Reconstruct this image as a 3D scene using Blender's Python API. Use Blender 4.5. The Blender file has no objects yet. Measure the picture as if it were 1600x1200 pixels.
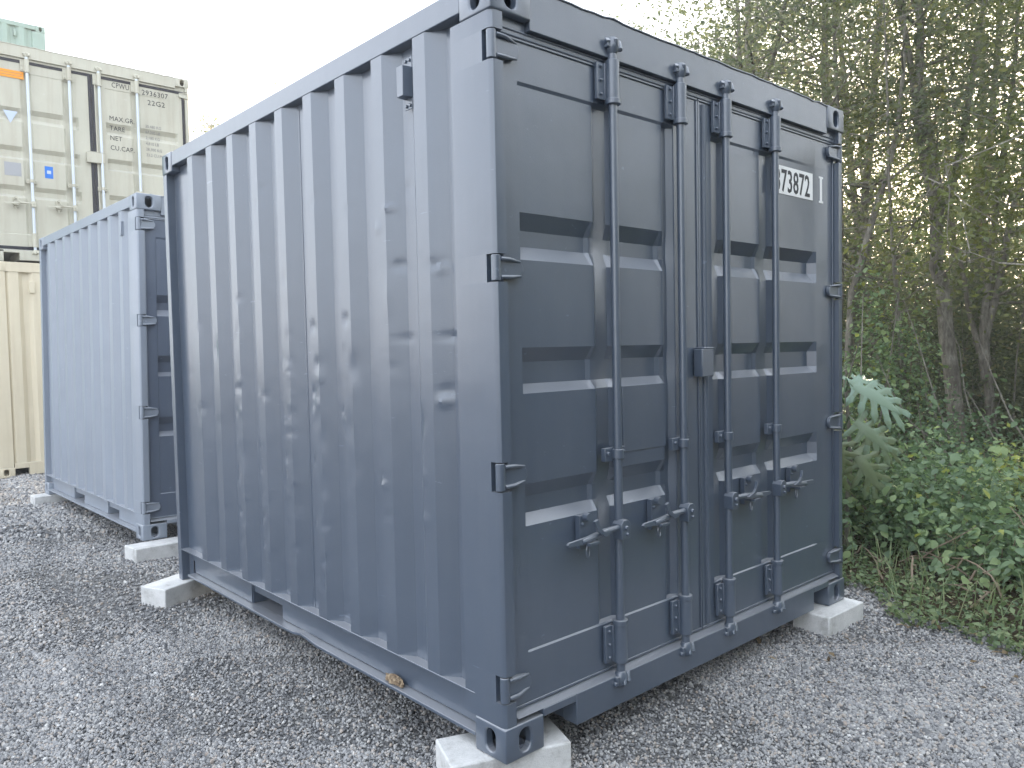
import bpy, bmesh, math, random
import numpy as np
from mathutils import Vector, Matrix

S = bpy.context.scene
COL = S.collection
rng = np.random.default_rng(7)
random.seed(7)

# ------------------------------------------------------------------ camera
def make_camera():
    f, cx, cy, cz, yaw, pit, roll = 1232.262, -1.6785, -1.9336, 1.3881, .7323, -.0459, -.0207
    F = Vector((math.sin(yaw)*math.cos(pit), math.cos(yaw)*math.cos(pit), math.sin(pit)))
    R = Vector((math.cos(yaw), -math.sin(yaw), 0)); U = R.cross(F)
    R2 = R*math.cos(roll) + U*math.sin(roll); U2 = U*math.cos(roll) - R*math.sin(roll)
    cam = bpy.data.cameras.new('camera'); o = bpy.data.objects.new('camera', cam); COL.objects.link(o)
    m = Matrix((( R2.x, U2.x, -F.x, cx), (R2.y, U2.y, -F.y, cy), (R2.z, U2.z, -F.z, cz), (0, 0, 0, 1)))
    o.matrix_world = m
    cam.sensor_width = 36; cam.lens = f/1600*36
    cam.clip_start = .05; cam.clip_end = 1500
    S.camera = o
make_camera()

# ------------------------------------------------------------------ sky, sun, exposure
SUN_AZ, SUN_EL = math.radians(73), math.radians(14)      # azimuth from +Y towards +X: low behind the wood on the right
world = bpy.data.worlds.new('World'); S.world = world; world.use_nodes = True
wn = world.node_tree.nodes; wl = world.node_tree.links
bg = wn['Background']
sky = wn.new('ShaderNodeTexSky'); sky.sky_type = 'NISHITA'; sky.sun_disc = False
sky.sun_elevation = SUN_EL; sky.sun_rotation = SUN_AZ
sky.air_density = 1.0; sky.dust_density = 3.0; sky.ozone_density = 1.0; sky.altitude = 0
# a thin veil of high cloud whitens the evening sky
vg = wn.new('ShaderNodeTexCoord'); vn = wn.new('ShaderNodeTexNoise'); vn.inputs['Scale'].default_value = 1.6; vn.inputs['Detail'].default_value = 4
vr = wn.new('ShaderNodeMapRange'); vr.inputs['From Min'].default_value = .3; vr.inputs['From Max'].default_value = .7
vr.inputs['To Min'].default_value = .70; vr.inputs['To Max'].default_value = .90
vm = wn.new('ShaderNodeMix'); vm.data_type = 'RGBA'; vm.inputs[7].default_value = (5.7, 6.1, 6.75, 1)
wl.new(vg.outputs['Generated'], vn.inputs['Vector']); wl.new(vn.outputs[0], vr.inputs['Value']); wl.new(vr.outputs[0], vm.inputs[0])
wl.new(sky.outputs[0], vm.inputs[6]); wl.new(vm.outputs[2], bg.inputs[0]); bg.inputs[1].default_value = .1
sl = bpy.data.lights.new('sun', 'SUN'); sl.energy = 4.0; sl.angle = math.radians(8); sl.color = (1, .82, .6)
so = bpy.data.objects.new('sun', sl); COL.objects.link(so)
sd = Vector((math.sin(SUN_AZ)*math.cos(SUN_EL), math.cos(SUN_AZ)*math.cos(SUN_EL), math.sin(SUN_EL)))
so.rotation_euler = sd.to_track_quat('Z', 'Y').to_euler(); so.location = sd*60
S.view_settings.view_transform = 'Standard'; S.view_settings.look = 'None'
S.view_settings.gamma = 1; S.view_settings.use_curve_mapping = False
S.view_settings.exposure = 2.36

# ------------------------------------------------------------------ materials
def lin(c): return tuple(((v/255)/12.92 if v/255 <= .04045 else ((v/255+.055)/1.055)**2.4) for v in c)
def mat(name, color=(.5, .5, .5), rough=.5, metal=0, spec=.5, build=None):
    m = bpy.data.materials.new(name); m.use_nodes = True
    b = m.node_tree.nodes['Principled BSDF']
    b.inputs['Base Color'].default_value = (*color, 1); b.inputs['Roughness'].default_value = rough
    b.inputs['Metallic'].default_value = metal; b.inputs['Specular IOR Level'].default_value = spec
    if build: build(m.node_tree, b)
    return m
def N(t, kind, **kw):
    n = t.nodes.new(kind)
    for k, v in kw.items():
        if k in n.inputs.keys(): n.inputs[k].default_value = v
        else: setattr(n, k, v)
    return n
def ramp(t, fac, stops):
    r = t.nodes.new('ShaderNodeValToRGB'); e = r.color_ramp.elements
    while len(e) < len(stops): e.new(.5)
    for i, (p, c) in enumerate(stops): e[i].position = p; e[i].color = (*c, 1) if len(c) == 3 else c
    t.links.new(fac, r.inputs[0]); return r
def mixc(t, fac, a, b, mode='MIX'):
    n = t.nodes.new('ShaderNodeMix'); n.data_type = 'RGBA'; n.blend_type = mode
    for s, v in ((0, fac), (6, a), (7, b)):
        if hasattr(v, 'is_output'): t.links.new(v, n.inputs[s])
        else: n.inputs[s].default_value = v if s == 0 else (*v, 1)
    return n.outputs[2]
def bump(t, b, h, strength, dist):
    n = N(t, 'ShaderNodeBump'); n.inputs['Strength'].default_value = strength; n.inputs['Distance'].default_value = dist
    t.links.new(h, n.inputs['Height']); t.links.new(n.outputs[0], b.inputs['Normal'])

def paint(name, color, dirt, rough=.42, dirt_amt=.35, spec=.5, dust_skylight=.45, coat=0):
    def bld(t, b):
        co = N(t, 'ShaderNodeTexCoord').outputs['Object']
        big = N(t, 'ShaderNodeTexNoise', Scale=1.7, Detail=6.0, Roughness=.65); t.links.new(co, big.inputs['Vector'])
        mp = N(t, 'ShaderNodeMapping'); mp.inputs['Scale'].default_value = (9, 9, .7); t.links.new(co, mp.inputs[0])
        streak = N(t, 'ShaderNodeTexNoise', Scale=1.6, Detail=5.0, Roughness=.6); t.links.new(mp.outputs[0], streak.inputs['Vector'])
        fine = N(t, 'ShaderNodeTexNoise', Scale=190.0, Detail=3.0); t.links.new(co, fine.inputs['Vector'])
        spk = N(t, 'ShaderNodeTexNoise', Scale=38.0, Detail=4.0, Roughness=.7); t.links.new(co, spk.inputs['Vector'])
        r1 = ramp(t, big.outputs[0], [(.36, (0, 0, 0)), (.72, (1, 1, 1))])
        r2 = ramp(t, streak.outputs[0], [(.46, (0, 0, 0)), (.78, (1, 1, 1))])
        r3 = ramp(t, spk.outputs[0], [(.64, (0, 0, 0)), (.74, (1, 1, 1))])
        c = mixc(t, r1.outputs[0], color, tuple(v*1.1+.002 for v in color))
        m1 = N(t, 'ShaderNodeMath', operation='MULTIPLY'); t.links.new(r2.outputs[0], m1.inputs[0]); m1.inputs[1].default_value = dirt_amt
        c = mixc(t, m1.outputs[0], c, dirt)
        m2 = N(t, 'ShaderNodeMath', operation='MULTIPLY'); t.links.new(r3.outputs[0], m2.inputs[0]); m2.inputs[1].default_value = dirt_amt*.7
        c = mixc(t, m2.outputs[0], c, dirt)
        # pale scrapes and small rust chips
        mq = N(t, 'ShaderNodeMapping'); mq.inputs['Scale'].default_value = (14, 3, 26); mq.inputs['Rotation'].default_value = (.5, .2, .3); t.links.new(co, mq.inputs[0])
        sc = N(t, 'ShaderNodeTexNoise', Scale=1.3, Detail=5.0, Roughness=.62); t.links.new(mq.outputs[0], sc.inputs['Vector'])
        rs = ramp(t, sc.outputs[0], [(.69, (0, 0, 0)), (.72, (.5, .5, .5))])
        c = mixc(t, rs.outputs[0], c, tuple(min(.7, v*1.7+.05) for v in color))
        ch = N(t, 'ShaderNodeTexNoise', Scale=23.0, Detail=7.0, Roughness=.7); t.links.new(co, ch.inputs['Vector'])
        rc = ramp(t, ch.outputs[0], [(.735, (0, 0, 0)), (.755, (.75, .75, .75))])
        c = mixc(t, rc.outputs[0], c, (.13, .072, .04))
        ge = N(t, 'ShaderNodeNewGeometry'); sx_ = N(t, 'ShaderNodeSeparateXYZ'); t.links.new(ge.outputs['True Normal'], sx_.inputs[0])
        du = N(t, 'ShaderNodeMapRange'); du.inputs['From Min'].default_value = .45; du.inputs['From Max'].default_value = .95; du.inputs['To Max'].default_value = dust_skylight
        t.links.new(sx_.outputs[2], du.inputs['Value'])
        c = mixc(t, du.outputs[0], c, (.36, .36, .37))  # upward faces paled: dusty film plus skylight put into the colour
        t.links.new(c, b.inputs['Base Color'])
        rr = N(t, 'ShaderNodeMapRange'); rr.inputs['To Min'].default_value = rough-.03; rr.inputs['To Max'].default_value = rough+.05
        t.links.new(big.outputs[0], rr.inputs['Value']); t.links.new(rr.outputs[0], b.inputs['Roughness'])
        wv = N(t, 'ShaderNodeTexNoise', Scale=4.5, Detail=2.0); t.links.new(co, wv.inputs['Vector'])
        ad = N(t, 'ShaderNodeMath', operation='MULTIPLY_ADD'); t.links.new(wv.outputs[0], ad.inputs[0]); ad.inputs[1].default_value = 12.0
        t.links.new(fine.outputs[0], ad.inputs[2])
        bump(t, b, ad.outputs[0], .25, .0012)
    m = mat(name, color, rough, spec=spec, build=bld); b = m.node_tree.nodes['Principled BSDF']
    b.inputs['Coat Weight'].default_value = coat; b.inputs['Coat Roughness'].default_value = .2
    return m

M = {}
M['slate'] = paint('slate_paint', (.060, .082, .118), (.12, .135, .16), .33, .14, 1.0, coat=.7)
M['grey'] = paint('light_grey_paint', (.232, .265, .316), (.30, .315, .34), .34, .34, .8)
M['tan'] = paint('tan_paint', (.50, .49, .405), (.36, .31, .23), .5, .42)
M['cream'] = paint('cream_paint', (.64, .58, .44), (.42, .34, .23), .5, .25)
M['green'] = paint('green_paint', (.27, .36, .31), (.25, .25, .2), .5, .3)
M['galv'] = paint('galvanised_steel', (.62, .68, .74), (.5, .53, .55), .4, .2)
M['gasket'] = mat('rubber_gasket', (.02, .022, .032), .6)
M['white'] = mat('white_print', (.78, .79, .79), .5)
M['ink'] = mat('dark_print', (.012, .015, .022), .5)
M['inkgrey'] = mat('grey_print', (.2, .2, .2), .5)
M['orange'] = mat('orange_label', (.85, .32, .015), .5)
M['blue'] = mat('blue_label', (.02, .18, .65), .5)
M['labelgrey'] = mat('grey_label', (.36, .37, .39), .4)
M['palevinyl'] = mat('pale_blue_vinyl', (.5, .58, .72), .4)
def conc(t, b):
    co = N(t, 'ShaderNodeTexCoord').outputs['Object']
    n = N(t, 'ShaderNodeTexNoise', Scale=9.0, Detail=8.0, Roughness=.7); t.links.new(co, n.inputs['Vector'])
    f = N(t, 'ShaderNodeTexNoise', Scale=140.0, Detail=4.0, Roughness=.7); t.links.new(co, f.inputs['Vector'])
    r = ramp(t, n.outputs[0], [(.28, (.34, .335, .32)), (.45, (.54, .545, .54)), (.72, (.68, .68, .675))])
    c = mixc(t, .25, r.outputs[0], f.outputs[0], 'OVERLAY')
    t.links.new(c, b.inputs['Base Color']); bump(t, b, f.outputs[0], .6, .004)
M['concrete'] = mat('pale_concrete', (.6, .6, .6), .9, build=conc)
def grav(t, b):
    co = N(t, 'ShaderNodeTexCoord').outputs['Object']
    v = N(t, 'ShaderNodeTexVoronoi', Scale=48.0); t.links.new(co, v.inputs['Vector'])
    v2 = N(t, 'ShaderNodeTexVoronoi', Scale=95.0); t.links.new(co, v2.inputs['Vector'])
    n = N(t, 'ShaderNodeTexNoise', Scale=.9, Detail=7.0, Roughness=.7); t.links.new(co, n.inputs['Vector'])
    sep = N(t, 'ShaderNodeSeparateColor'); t.links.new(v.outputs['Color'], sep.inputs[0])
    r = ramp(t, sep.outputs[0], [(0, (.10, .105, .115)), (.5, (.21, .21, .215)), (.85, (.31, .31, .31)), (1, (.46, .46, .45))])
    sep2 = N(t, 'ShaderNodeSeparateColor'); t.links.new(v2.outputs['Color'], sep2.inputs[0])
    r2 = ramp(t, sep2.outputs[0], [(0, (.12, .125, .13)), (1, (.36, .355, .34))])
    c = mixc(t, .45, r.outputs[0], r2.outputs[0])
    rn = ramp(t, n.outputs[0], [(.35, (.62, .64, .68)), (.65, (1, .97, .92))])
    c = mixc(t, .8, c, rn.outputs[0], 'MULTIPLY')
    t.links.new(c, b.inputs['Base Color'])
    ad = N(t, 'ShaderNodeMath', operation='ADD'); t.links.new(v.outputs[0], ad.inputs[0]); t.links.new(v2.outputs[0], ad.inputs[1])
    inv = N(t, 'ShaderNodeMath', operation='SUBTRACT'); inv.inputs[0].default_value = 1; t.links.new(ad.outputs[0], inv.inputs[1])
    bump(t, b, inv.outputs[0], 1.0, .018)
M['gravel'] = mat('gravel_bed', (.25, .25, .25), .9, spec=.3, build=grav)
def stone(t, b):
    oi = N(t, 'ShaderNodeObjectInfo')
    r = ramp(t, oi.outputs['Random'], [(0, (.09, .093, .10)), (.22, (.21, .213, .22)), (.5, (.30, .302, .306)), (.8, (.40, .398, .39)), (.93, (.35, .30, .26)), (1, (.60, .60, .585))])
    co = N(t, 'ShaderNodeTexCoord').outputs['Object']
    n = N(t, 'ShaderNodeTexNoise', Scale=90.0, Detail=3.0); t.links.new(co, n.inputs['Vector'])
    c = mixc(t, .4, r.outputs[0], n.outputs[0], 'OVERLAY')
    t.links.new(c, b.inputs['Base Color'])
M['stone'] = mat('crushed_stone', (.25, .25, .25), .8, spec=.35, build=stone)
def soil(t, b):
    co = N(t, 'ShaderNodeTexCoord').outputs['Object']
    n = N(t, 'ShaderNodeTexNoise', Scale=3.0, Detail=9.0, Roughness=.75); t.links.new(co, n.inputs['Vector'])
    f = N(t, 'ShaderNodeTexNoise', Scale=45.0, Detail=6.0, Roughness=.7); t.links.new(co, f.inputs['Vector'])
    r = ramp(t, n.outputs[0], [(.3, (.035, .028, .018)), (.5, (.09, .068, .042)), (.72, (.07, .08, .03))])
    c = mixc(t, .5, r.outputs[0], f.outputs[0], 'OVERLAY')
    t.links.new(c, b.inputs['Base Color']); bump(t, b, f.outputs[0], 1, .04)
M['soil'] = mat('leaf_soil', (.06, .05, .03), .95, spec=.2, build=soil)
def bark(t, b):
    co = N(t, 'ShaderNodeTexCoord').outputs['Object']
    mp = N(t, 'ShaderNodeMapping'); mp.inputs['Scale'].default_value = (1, 1, .25); t.links.new(co, mp.inputs[0])
    n = N(t, 'ShaderNodeTexNoise', Scale=30.0, Detail=8.0, Roughness=.75); t.links.new(mp.outputs[0], n.inputs['Vector'])
    g = N(t, 'ShaderNodeTexNoise', Scale=5.0, Detail=5.0); t.links.new(co, g.inputs['Vector'])
    r = ramp(t, n.outputs[0], [(.3, (.12, .108, .095)), (.55, (.31, .29, .26)), (.75, (.48, .46, .42))])
    r2 = ramp(t, g.outputs[0], [(.4, (.7, .68, .65)), (.65, (1.1, 1.1, 1.05))])
    c = mixc(t, 1.0, r.outputs[0], r2.outputs[0], 'MULTIPLY')
    t.links.new(c, b.inputs['Base Color']); bump(t, b, n.outputs[0], .8, .02)
M['bark'] = mat('grey_bark', (.15, .13, .11), .9, spec=.2, build=bark)
M['drywood'] = mat('dry_wood', (.24, .19, .14), .9, spec=.2)
def leafmat(name, stops, trans=.45, rough=.45):
    m = bpy.data.materials.new(name); m.use_nodes = True; t = m.node_tree
    b = t.nodes['Principled BSDF']; out = t.nodes['Material Output']
    at = N(t, 'ShaderNodeAttribute'); at.attribute_name = 'tint'
    r = ramp(t, at.outputs['Fac'], stops)
    t.links.new(r.outputs[0], b.inputs['Base Color']); b.inputs['Roughness'].default_value = rough
    b.inputs['Specular IOR Level'].default_value = .35
    tr = t.nodes.new('ShaderNodeBsdfTranslucent')
    g = mixc(t, 1.0, r.outputs[0], (1.1, 1.15, .9), 'MULTIPLY'); t.links.new(g, tr.inputs[0])
    mx = t.nodes.new('ShaderNodeMixShader'); mx.inputs[0].default_value = trans
    t.links.new(b.outputs[0], mx.inputs[1]); t.links.new(tr.outputs[0], mx.inputs[2]); t.links.new(mx.outputs[0], out.inputs[0])
    return m
M['leaf'] = leafmat('canopy_leaf', [(0, (.10, .125, .088)), (.35, (.165, .19, .128)), (.7, (.22, .235, .145)), (.9, (.29, .28, .17)), (1, (.28, .23, .16))], .57)
M['leafb'] = leafmat('yellowish_leaf', [(0, (.10, .125, .055)), (.5, (.165, .185, .07)), (1, (.26, .26, .10))], .48)
M['vine'] = leafmat('vine_leaf', [(0, (.13, .20, .12)), (.45, (.21, .30, .17)), (.8, (.30, .39, .18)), (1, (.42, .45, .12))], .4, .34)
M['papaya'] = leafmat('lobed_leaf', [(0, (.08, .12, .07)), (.55, (.17, .205, .105)), (.85, (.25, .35, .27)), (1, (.28, .40, .34))], .25, .35)
M['cover'] = leafmat('ground_cover_leaf', [(0, (.09, .14, .075)), (.4, (.16, .225, .11)), (.75, (.23, .28, .14)), (1, (.32, .30, .18))], .3, .5)
M['litter'] = leafmat('dry_leaf', [(0, (.07, .05, .03)), (.6, (.16, .115, .065)), (1, (.28, .22, .14))], .15, .8)
def clod(t, b):
    co = N(t, 'ShaderNodeTexCoord').outputs['Object']
    n = N(t, 'ShaderNodeTexNoise', Scale=60.0, Detail=6.0); t.links.new(co, n.inputs['Vector'])
    r = ramp(t, n.outputs[0], [(.35, (.16, .11, .07)), (.65, (.38, .29, .19))]); t.links.new(r.outputs[0], b.inputs['Base Color'])
    bump(t, b, n.outputs[0], 1, .02)
M['clod'] = mat('dry_clod', (.3, .2, .1), .95, build=clod)

# ------------------------------------------------------------------ object helpers
def tag(o, label=None, cat=None, group=None, kind=None):
    if label: o['label'] = label
    if cat: o['category'] = cat
    if group: o['group'] = group
    if kind: o['kind'] = kind
    return o
def empty(name, loc=(0, 0, 0), rot=(0, 0, 0)):
    o = bpy.data.objects.new(name, None); COL.objects.link(o); o.location = loc; o.rotation_euler = rot
    o.empty_display_size = .2
    return o
class MB:
    def __init__(s): s.v = []; s.f = []
    def add(s, vs, fs):
        b = len(s.v); s.v += [tuple(p) for p in vs]; s.f += [tuple(i+b for i in f) for f in fs]; return s
    def box(s, x0, x1, y0, y1, z0, z1):
        if x0 > x1: x0, x1 = x1, x0
        if y0 > y1: y0, y1 = y1, y0
        if z0 > z1: z0, z1 = z1, z0
        return s.add([(x0,y0,z0),(x1,y0,z0),(x1,y1,z0),(x0,y1,z0),(x0,y0,z1),(x1,y0,z1),(x1,y1,z1),(x0,y1,z1)],
              [(0,3,2,1),(4,5,6,7),(0,1,5,4),(1,2,6,5),(2,3,7,6),(3,0,4,7)])
    def prism(s, poly, a0, a1, axis='z'):
        n = len(poly)
        def P(p, a): return {'z': (p[0], p[1], a), 'y': (p[0], a, p[1]), 'x': (a, p[0], p[1])}[axis]
        vs = [P(p, a0) for p in poly]+[P(p, a1) for p in poly]
        fs = [tuple(range(n-1, -1, -1)), tuple(range(n, 2*n))]+[(i, (i+1) % n, n+(i+1) % n, n+i) for i in range(n)]
        return s.add(vs, fs)
    def tube(s, pts, rad, n=8, cap=True):
        pts = [Vector(p) for p in pts]
        if not hasattr(rad, '__len__'): rad = [rad]*len(pts)
        vs = []; fs = []; up = None
        for i, p in enumerate(pts):
            d = (pts[min(i+1, len(pts)-1)]-pts[max(i-1, 0)])
            d = d.normalized() if d.length > 1e-9 else Vector((0, 0, 1))
            if up is None: up = Vector((1, 0, 0)) if abs(d.x) < .8 else Vector((0, 1, 0))
            a = (up-d*up.dot(d)); a = a.normalized() if a.length > 1e-6 else d.orthogonal().normalized()
            b = d.cross(a); up = a
            for k in range(n):
                t = 2*math.pi*k/n; vs.append(p+(a*math.cos(t)+b*math.sin(t))*rad[i])
        for i in range(len(pts)-1):
            for k in range(n):
                fs.append((i*n+k, i*n+(k+1) % n, (i+1)*n+(k+1) % n, (i+1)*n+k))
        if cap: fs += [tuple(range(n-1, -1, -1)), tuple(range((len(pts)-1)*n, len(pts)*n))]
        return s.add(vs, fs)
    def build(s, name, m, parent=None, bevel=0, smooth=40, fixn=True, loc=None):
        me = bpy.data.meshes.new(name); me.from_pydata(s.v, [], s.f)
        if fixn:
            bm = bmesh.new(); bm.from_mesh(me); bmesh.ops.recalc_face_normals(bm, faces=bm.faces); bm.to_mesh(me); bm.free()
        return link(name, me, m, parent, bevel, smooth, loc)
def link(name, me, m, parent=None, bevel=0, smooth=40, loc=None):
    me.materials.append(m)
    if smooth:
        me.polygons.foreach_set('use_smooth', [True]*len(me.polygons)); me.set_sharp_from_angle(angle=math.radians(smooth))
    o = bpy.data.objects.new(name, me); COL.objects.link(o)
    if parent: o.parent = parent
    if loc: o.location = loc
    if bevel:
        b = o.modifiers.new('bevel', 'BEVEL'); b.width = bevel; b.segments = 2; b.limit_method = 'ANGLE'; b.angle_limit = math.radians(40)
    return o
def grid_mesh(name, P, m, parent=None, smooth=25, flip=False):
    nu, nv = P.shape[:2]
    idx = np.arange(nu*nv).reshape(nu, nv)
    q = np.stack([idx[:-1, :-1], idx[1:, :-1], idx[1:, 1:], idx[:-1, 1:]], -1).reshape(-1, 4)
    if flip: q = q[:, ::-1]
    me = bpy.data.meshes.new(name); me.from_pydata(P.reshape(-1, 3).tolist(), [], q.tolist())
    return link(name, me, m, parent, 0, smooth)
def text(name, body, size, m, parent, origin, xdir=(1, 0, 0), zdir=(0, 0, 1), sx=1, align='LEFT', spacing=1.0, bold=0):
    cu = bpy.data.curves.new(name, 'FONT'); cu.body = body; cu.size = size; cu.align_x = align; cu.space_character = spacing
    cu.extrude = .0006; cu.offset = bold; cu.resolution_u = 2
    tmp = bpy.data.objects.new(name, cu); COL.objects.link(tmp)
    dg = bpy.context.evaluated_depsgraph_get(); me = bpy.data.meshes.new_from_object(tmp.evaluated_get(dg))
    bpy.data.objects.remove(tmp)
    me.materials.clear(); me.materials.append(m); me.name = name
    o = bpy.data.objects.new(name, me); COL.objects.link(o); o.parent = parent
    x = Vector(xdir); z = Vector(zdir); n = x.cross(z)
    o.matrix_local = Matrix(((x.x*sx, z.x, n.x, origin[0]), (x.y*sx, z.y, n.y, origin[1]), (x.z*sx, z.z, n.z, origin[2]), (0, 0, 0, 1)))
    return o

# ------------------------------------------------------------------ container
W, H = 2.438, 2.591
def hole_plate(mb, o, u, v, w, h, hw, hh, depth):
    """rectangle o + u*[0,w] + v*[0,h] with an upright oval hole and a tunnel going in along -(u x v)"""
    o, u, v = Vector(o), Vector(u), Vector(v); n = u.cross(v); c = o+u*w/2+v*h/2
    r = hw/2; k = hh/2-r; ring = []
    for q in range(4):
        for i in range(6):
            a = math.pi/2*(q+i/5); cx_, cy_ = r*math.cos(a), r*math.sin(a)+(k if q < 2 else -k); ring.append((cx_, cy_))
    corner = [c+u*w/2+v*h/2, c-u*w/2+v*h/2, c-u*w/2-v*h/2, c+u*w/2-v*h/2]
    inn = [c+u*x+v*y for x, y in ring]; deep = [p-n*depth for p in inn]
    vs = corner+inn+deep; fs = []; L = 24
    for q in range(4):
        for i in range(5): fs.append((q, 4+q*6+i+1, 4+q*6+i))
        a, b = 4+q*6+5, 4+(q*6+6) % 24
        fs.append((q, (q+1) % 4, b, a) if True else 0)
    for i in range(L):
        j = (i+1) % L; fs.append((4+i, 4+j, 4+L+j, 4+L+i))
    mb.add(vs, fs)
def casting(root, m, cx, cy, cz, sx, sy, sz):
    """corner fitting; (cx,cy,cz) outer corner, s* point inwards"""
    a, b, h = .178, .162, .118
    mb = MB(); e = .0
    def P(x, y, z): return (cx+sx*x, cy+sy*y, cz+sz*z)
    # end face (y=0), side face (x=0), top/bottom face (z=0)
    t = MB(); hole_plate(t, (0, 0, 0), (1, 0, 0), (0, 0, 1), a, h, .054, .082, .03)
    hole_plate(t, (0, b, 0), (0, -1, 0), (0, 0, 1), b, h, .050, .080, .03)
    hole_plate(t, (0, b, 0), (1, 0, 0), (0, -1, 0), a, b, .064, .11, .03)
    t.add([(0,0,h),(a,0,h),(a,b,h),(0,b,h)], [(0,1,2,3)]); t.add([(a,0,0),(a,b,0),(a,b,h),(a,0,h)], [(0,1,2,3)]); t.add([(0,b,0),(a,b,0),(a,b,h),(0,b,h)], [(3,2,1,0)])
    me_v = [P(*p) for p in t.v]
    fl = sx*sy*sz < 0
    o = MB().add(me_v, [tuple(reversed(f)) if fl else f for f in t.f]).build('corner_casting', m, root, fixn=False, smooth=35)
    bm = bmesh.new(); bm.from_mesh(o.data); bmesh.ops.remove_doubles(bm, verts=bm.verts, dist=1e-4); bmesh.ops.dissolve_degenerate(bm, edges=bm.edges, dist=1e-5)
    bmesh.ops.recalc_face_normals(bm, faces=bm.faces); bm.to_mesh(o.data); bm.free()
    bv = o.modifiers.new('bevel', 'BEVEL'); bv.width = .006; bv.segments = 2; bv.limit_method = 'ANGLE'; bv.angle_limit = math.radians(50)
    return o

HZ = [(2.317, 2.416), (1.604, 1.696), (.912, 1.011), (.199, .292)]       # hinge heights
PITCH = .2785
def wall_profile(y0, y1, k0, n):
    """break points (position, depth) of a trapezoid wall; k0 is the start of the first outer flat"""
    pts = [(y0, .040)]
    for i in range(n):
        a = k0+PITCH*i; pts += [(a-.070, .046), (a, 0), (a+.074, 0), (a+.144, .046)]
    pts.append((y1, .046))
    return [p for p in pts if y0-1e-6 <= p[0] <= y1+1e-6]
def densify(pts, k):
    out = []
    for (a, d), (b, e) in zip(pts[:-1], pts[1:]):
        for i in range(k): out.append((a+(b-a)*i/k, d+(e-d)*i/k))
    out.append(pts[-1]); return out
def side_wall(root, m, L, mirror, dents=None, rows=14, sub=1, seed=0):
    n = int((L-.2-.363)//PITCH)+1
    pts = wall_profile(.225, L-.055, .363, n)
    if pts[-1][0] < L-.056: pts.append((L-.055, .046))
    pts = densify(pts, sub)
    ys = np.array([p[0] for p in pts]); dp = np.array([p[1] for p in pts])
    zs = np.linspace(.19, 2.505, rows)
    Y, Z = np.meshgrid(ys, zs, indexing='ij'); X = np.repeat(dp[:, None], rows, 1)+.004
    if dents is not None:
        r = np.random.default_rng(seed)
        for (y, z, a, sy_, sz_) in dents: X = X+a*np.exp(-((Y-y)/sy_)**2-((Z-z)/sz_)**2)
    X = np.maximum(X, .0005)
    P = np.stack([W-X if mirror else X, Y, Z], -1)
    return grid_mesh('side_panel', P, m, root, smooth=22, flip=not mirror)
def door_panel(root, m, x0, x1, rods, recess, name='door', y=.036, band=.042):
    """pressed steel door leaf with three horizontal and two vertical recesses"""
    ra, rb = recess
    bands = [(1.686, 1.735, 1.79, 1.846), (1.23, 1.262, 1.338, 1.388), (.773, .81, .868, .92)]
    xs = {x0, x1, ra, ra+.004, rb-.022, rb}; zs = {.155, 2.417, .334, .340, 2.268, 2.280, .33, .345}
    chan = []
    for rx in rods:
        c = (rx-.075, rx-.045, rx+.02, rx+.045)
        c = tuple(min(max(v, ra+.001), rb-.001) for v in c); chan.append(c); xs.update(c)
        xs.update((min(max(rx-.12, ra+.01), rb-.01), min(max(rx-.09, ra+.01), rb-.01)))
    for b in bands: zs.update(b)
    xs = sorted(xs); zs = sorted(zs)
    def trap(v, t):
        if v <= t[0] or v >= t[3]: return 0.
        if v < t[1]: return (v-t[0])/(t[1]-t[0])
        if v > t[2]: return (t[3]-v)/(t[3]-t[2])
        return 1.
    P = np.zeros((len(xs), len(zs), 3))
    for i, x in enumerate(xs):
        for j, z in enumerate(zs):
            inb = 1. if ra+.003 < x < rb-.02 else (0. if x <= ra or x >= rb else .0)
            h = max(trap(z, b) for b in bands)*band*inb
            near = min(1, max(0, min(abs(x-(rx-.035)) for rx in rods)/.085))
            h *= .72+.28*(near > .6)
            v = max(trap(x, c) for c in chan)*.026 if .345 <= z <= 2.268 else 0
            weld = .006 if (z in (.340, .334, 2.268, 2.280) and ra < x < rb) else 0
            d = max(h, v)
            if z > 2.274 or z < .337: d = 0
            elif ra < x < rb and d == 0: d = .005
            P[i, j] = (x, y+d, z)
    o = grid_mesh(name, P, m, root, smooth=18)
    # rim and inner skin, joined so that the leaf is closed
    mb = MB()
    mb.box(x0, x1, y+.052, y+.060, .155, 2.417)
    me = o.data; bm = bmesh.new(); bm.from_mesh(me)
    tmp = bpy.data.meshes.new('t'); tmp.from_pydata(mb.v, [], mb.f); bm.from_mesh(tmp); bpy.data.meshes.remove(tmp)
    for (a, b_) in (((x0, .155), (x1, .155)), ((x1, .155), (x1, 2.417)), ((x1, 2.417), (x0, 2.417)), ((x0, 2.417), (x0, .155))):
        vs = [bm.verts.new(p) for p in ((a[0], y, a[1]), (b_[0], y, b_[1]), (b_[0], y+.056, b_[1]), (a[0], y+.056, a[1]))]; bm.faces.new(vs)
    bm.to_mesh(me); bm.free()
    return o
def bolt(mb, x, y, z, r=.009):
    mb.tube([(x, y, z), (x, y-.009, z)], [r, r*.8], 6)
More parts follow.
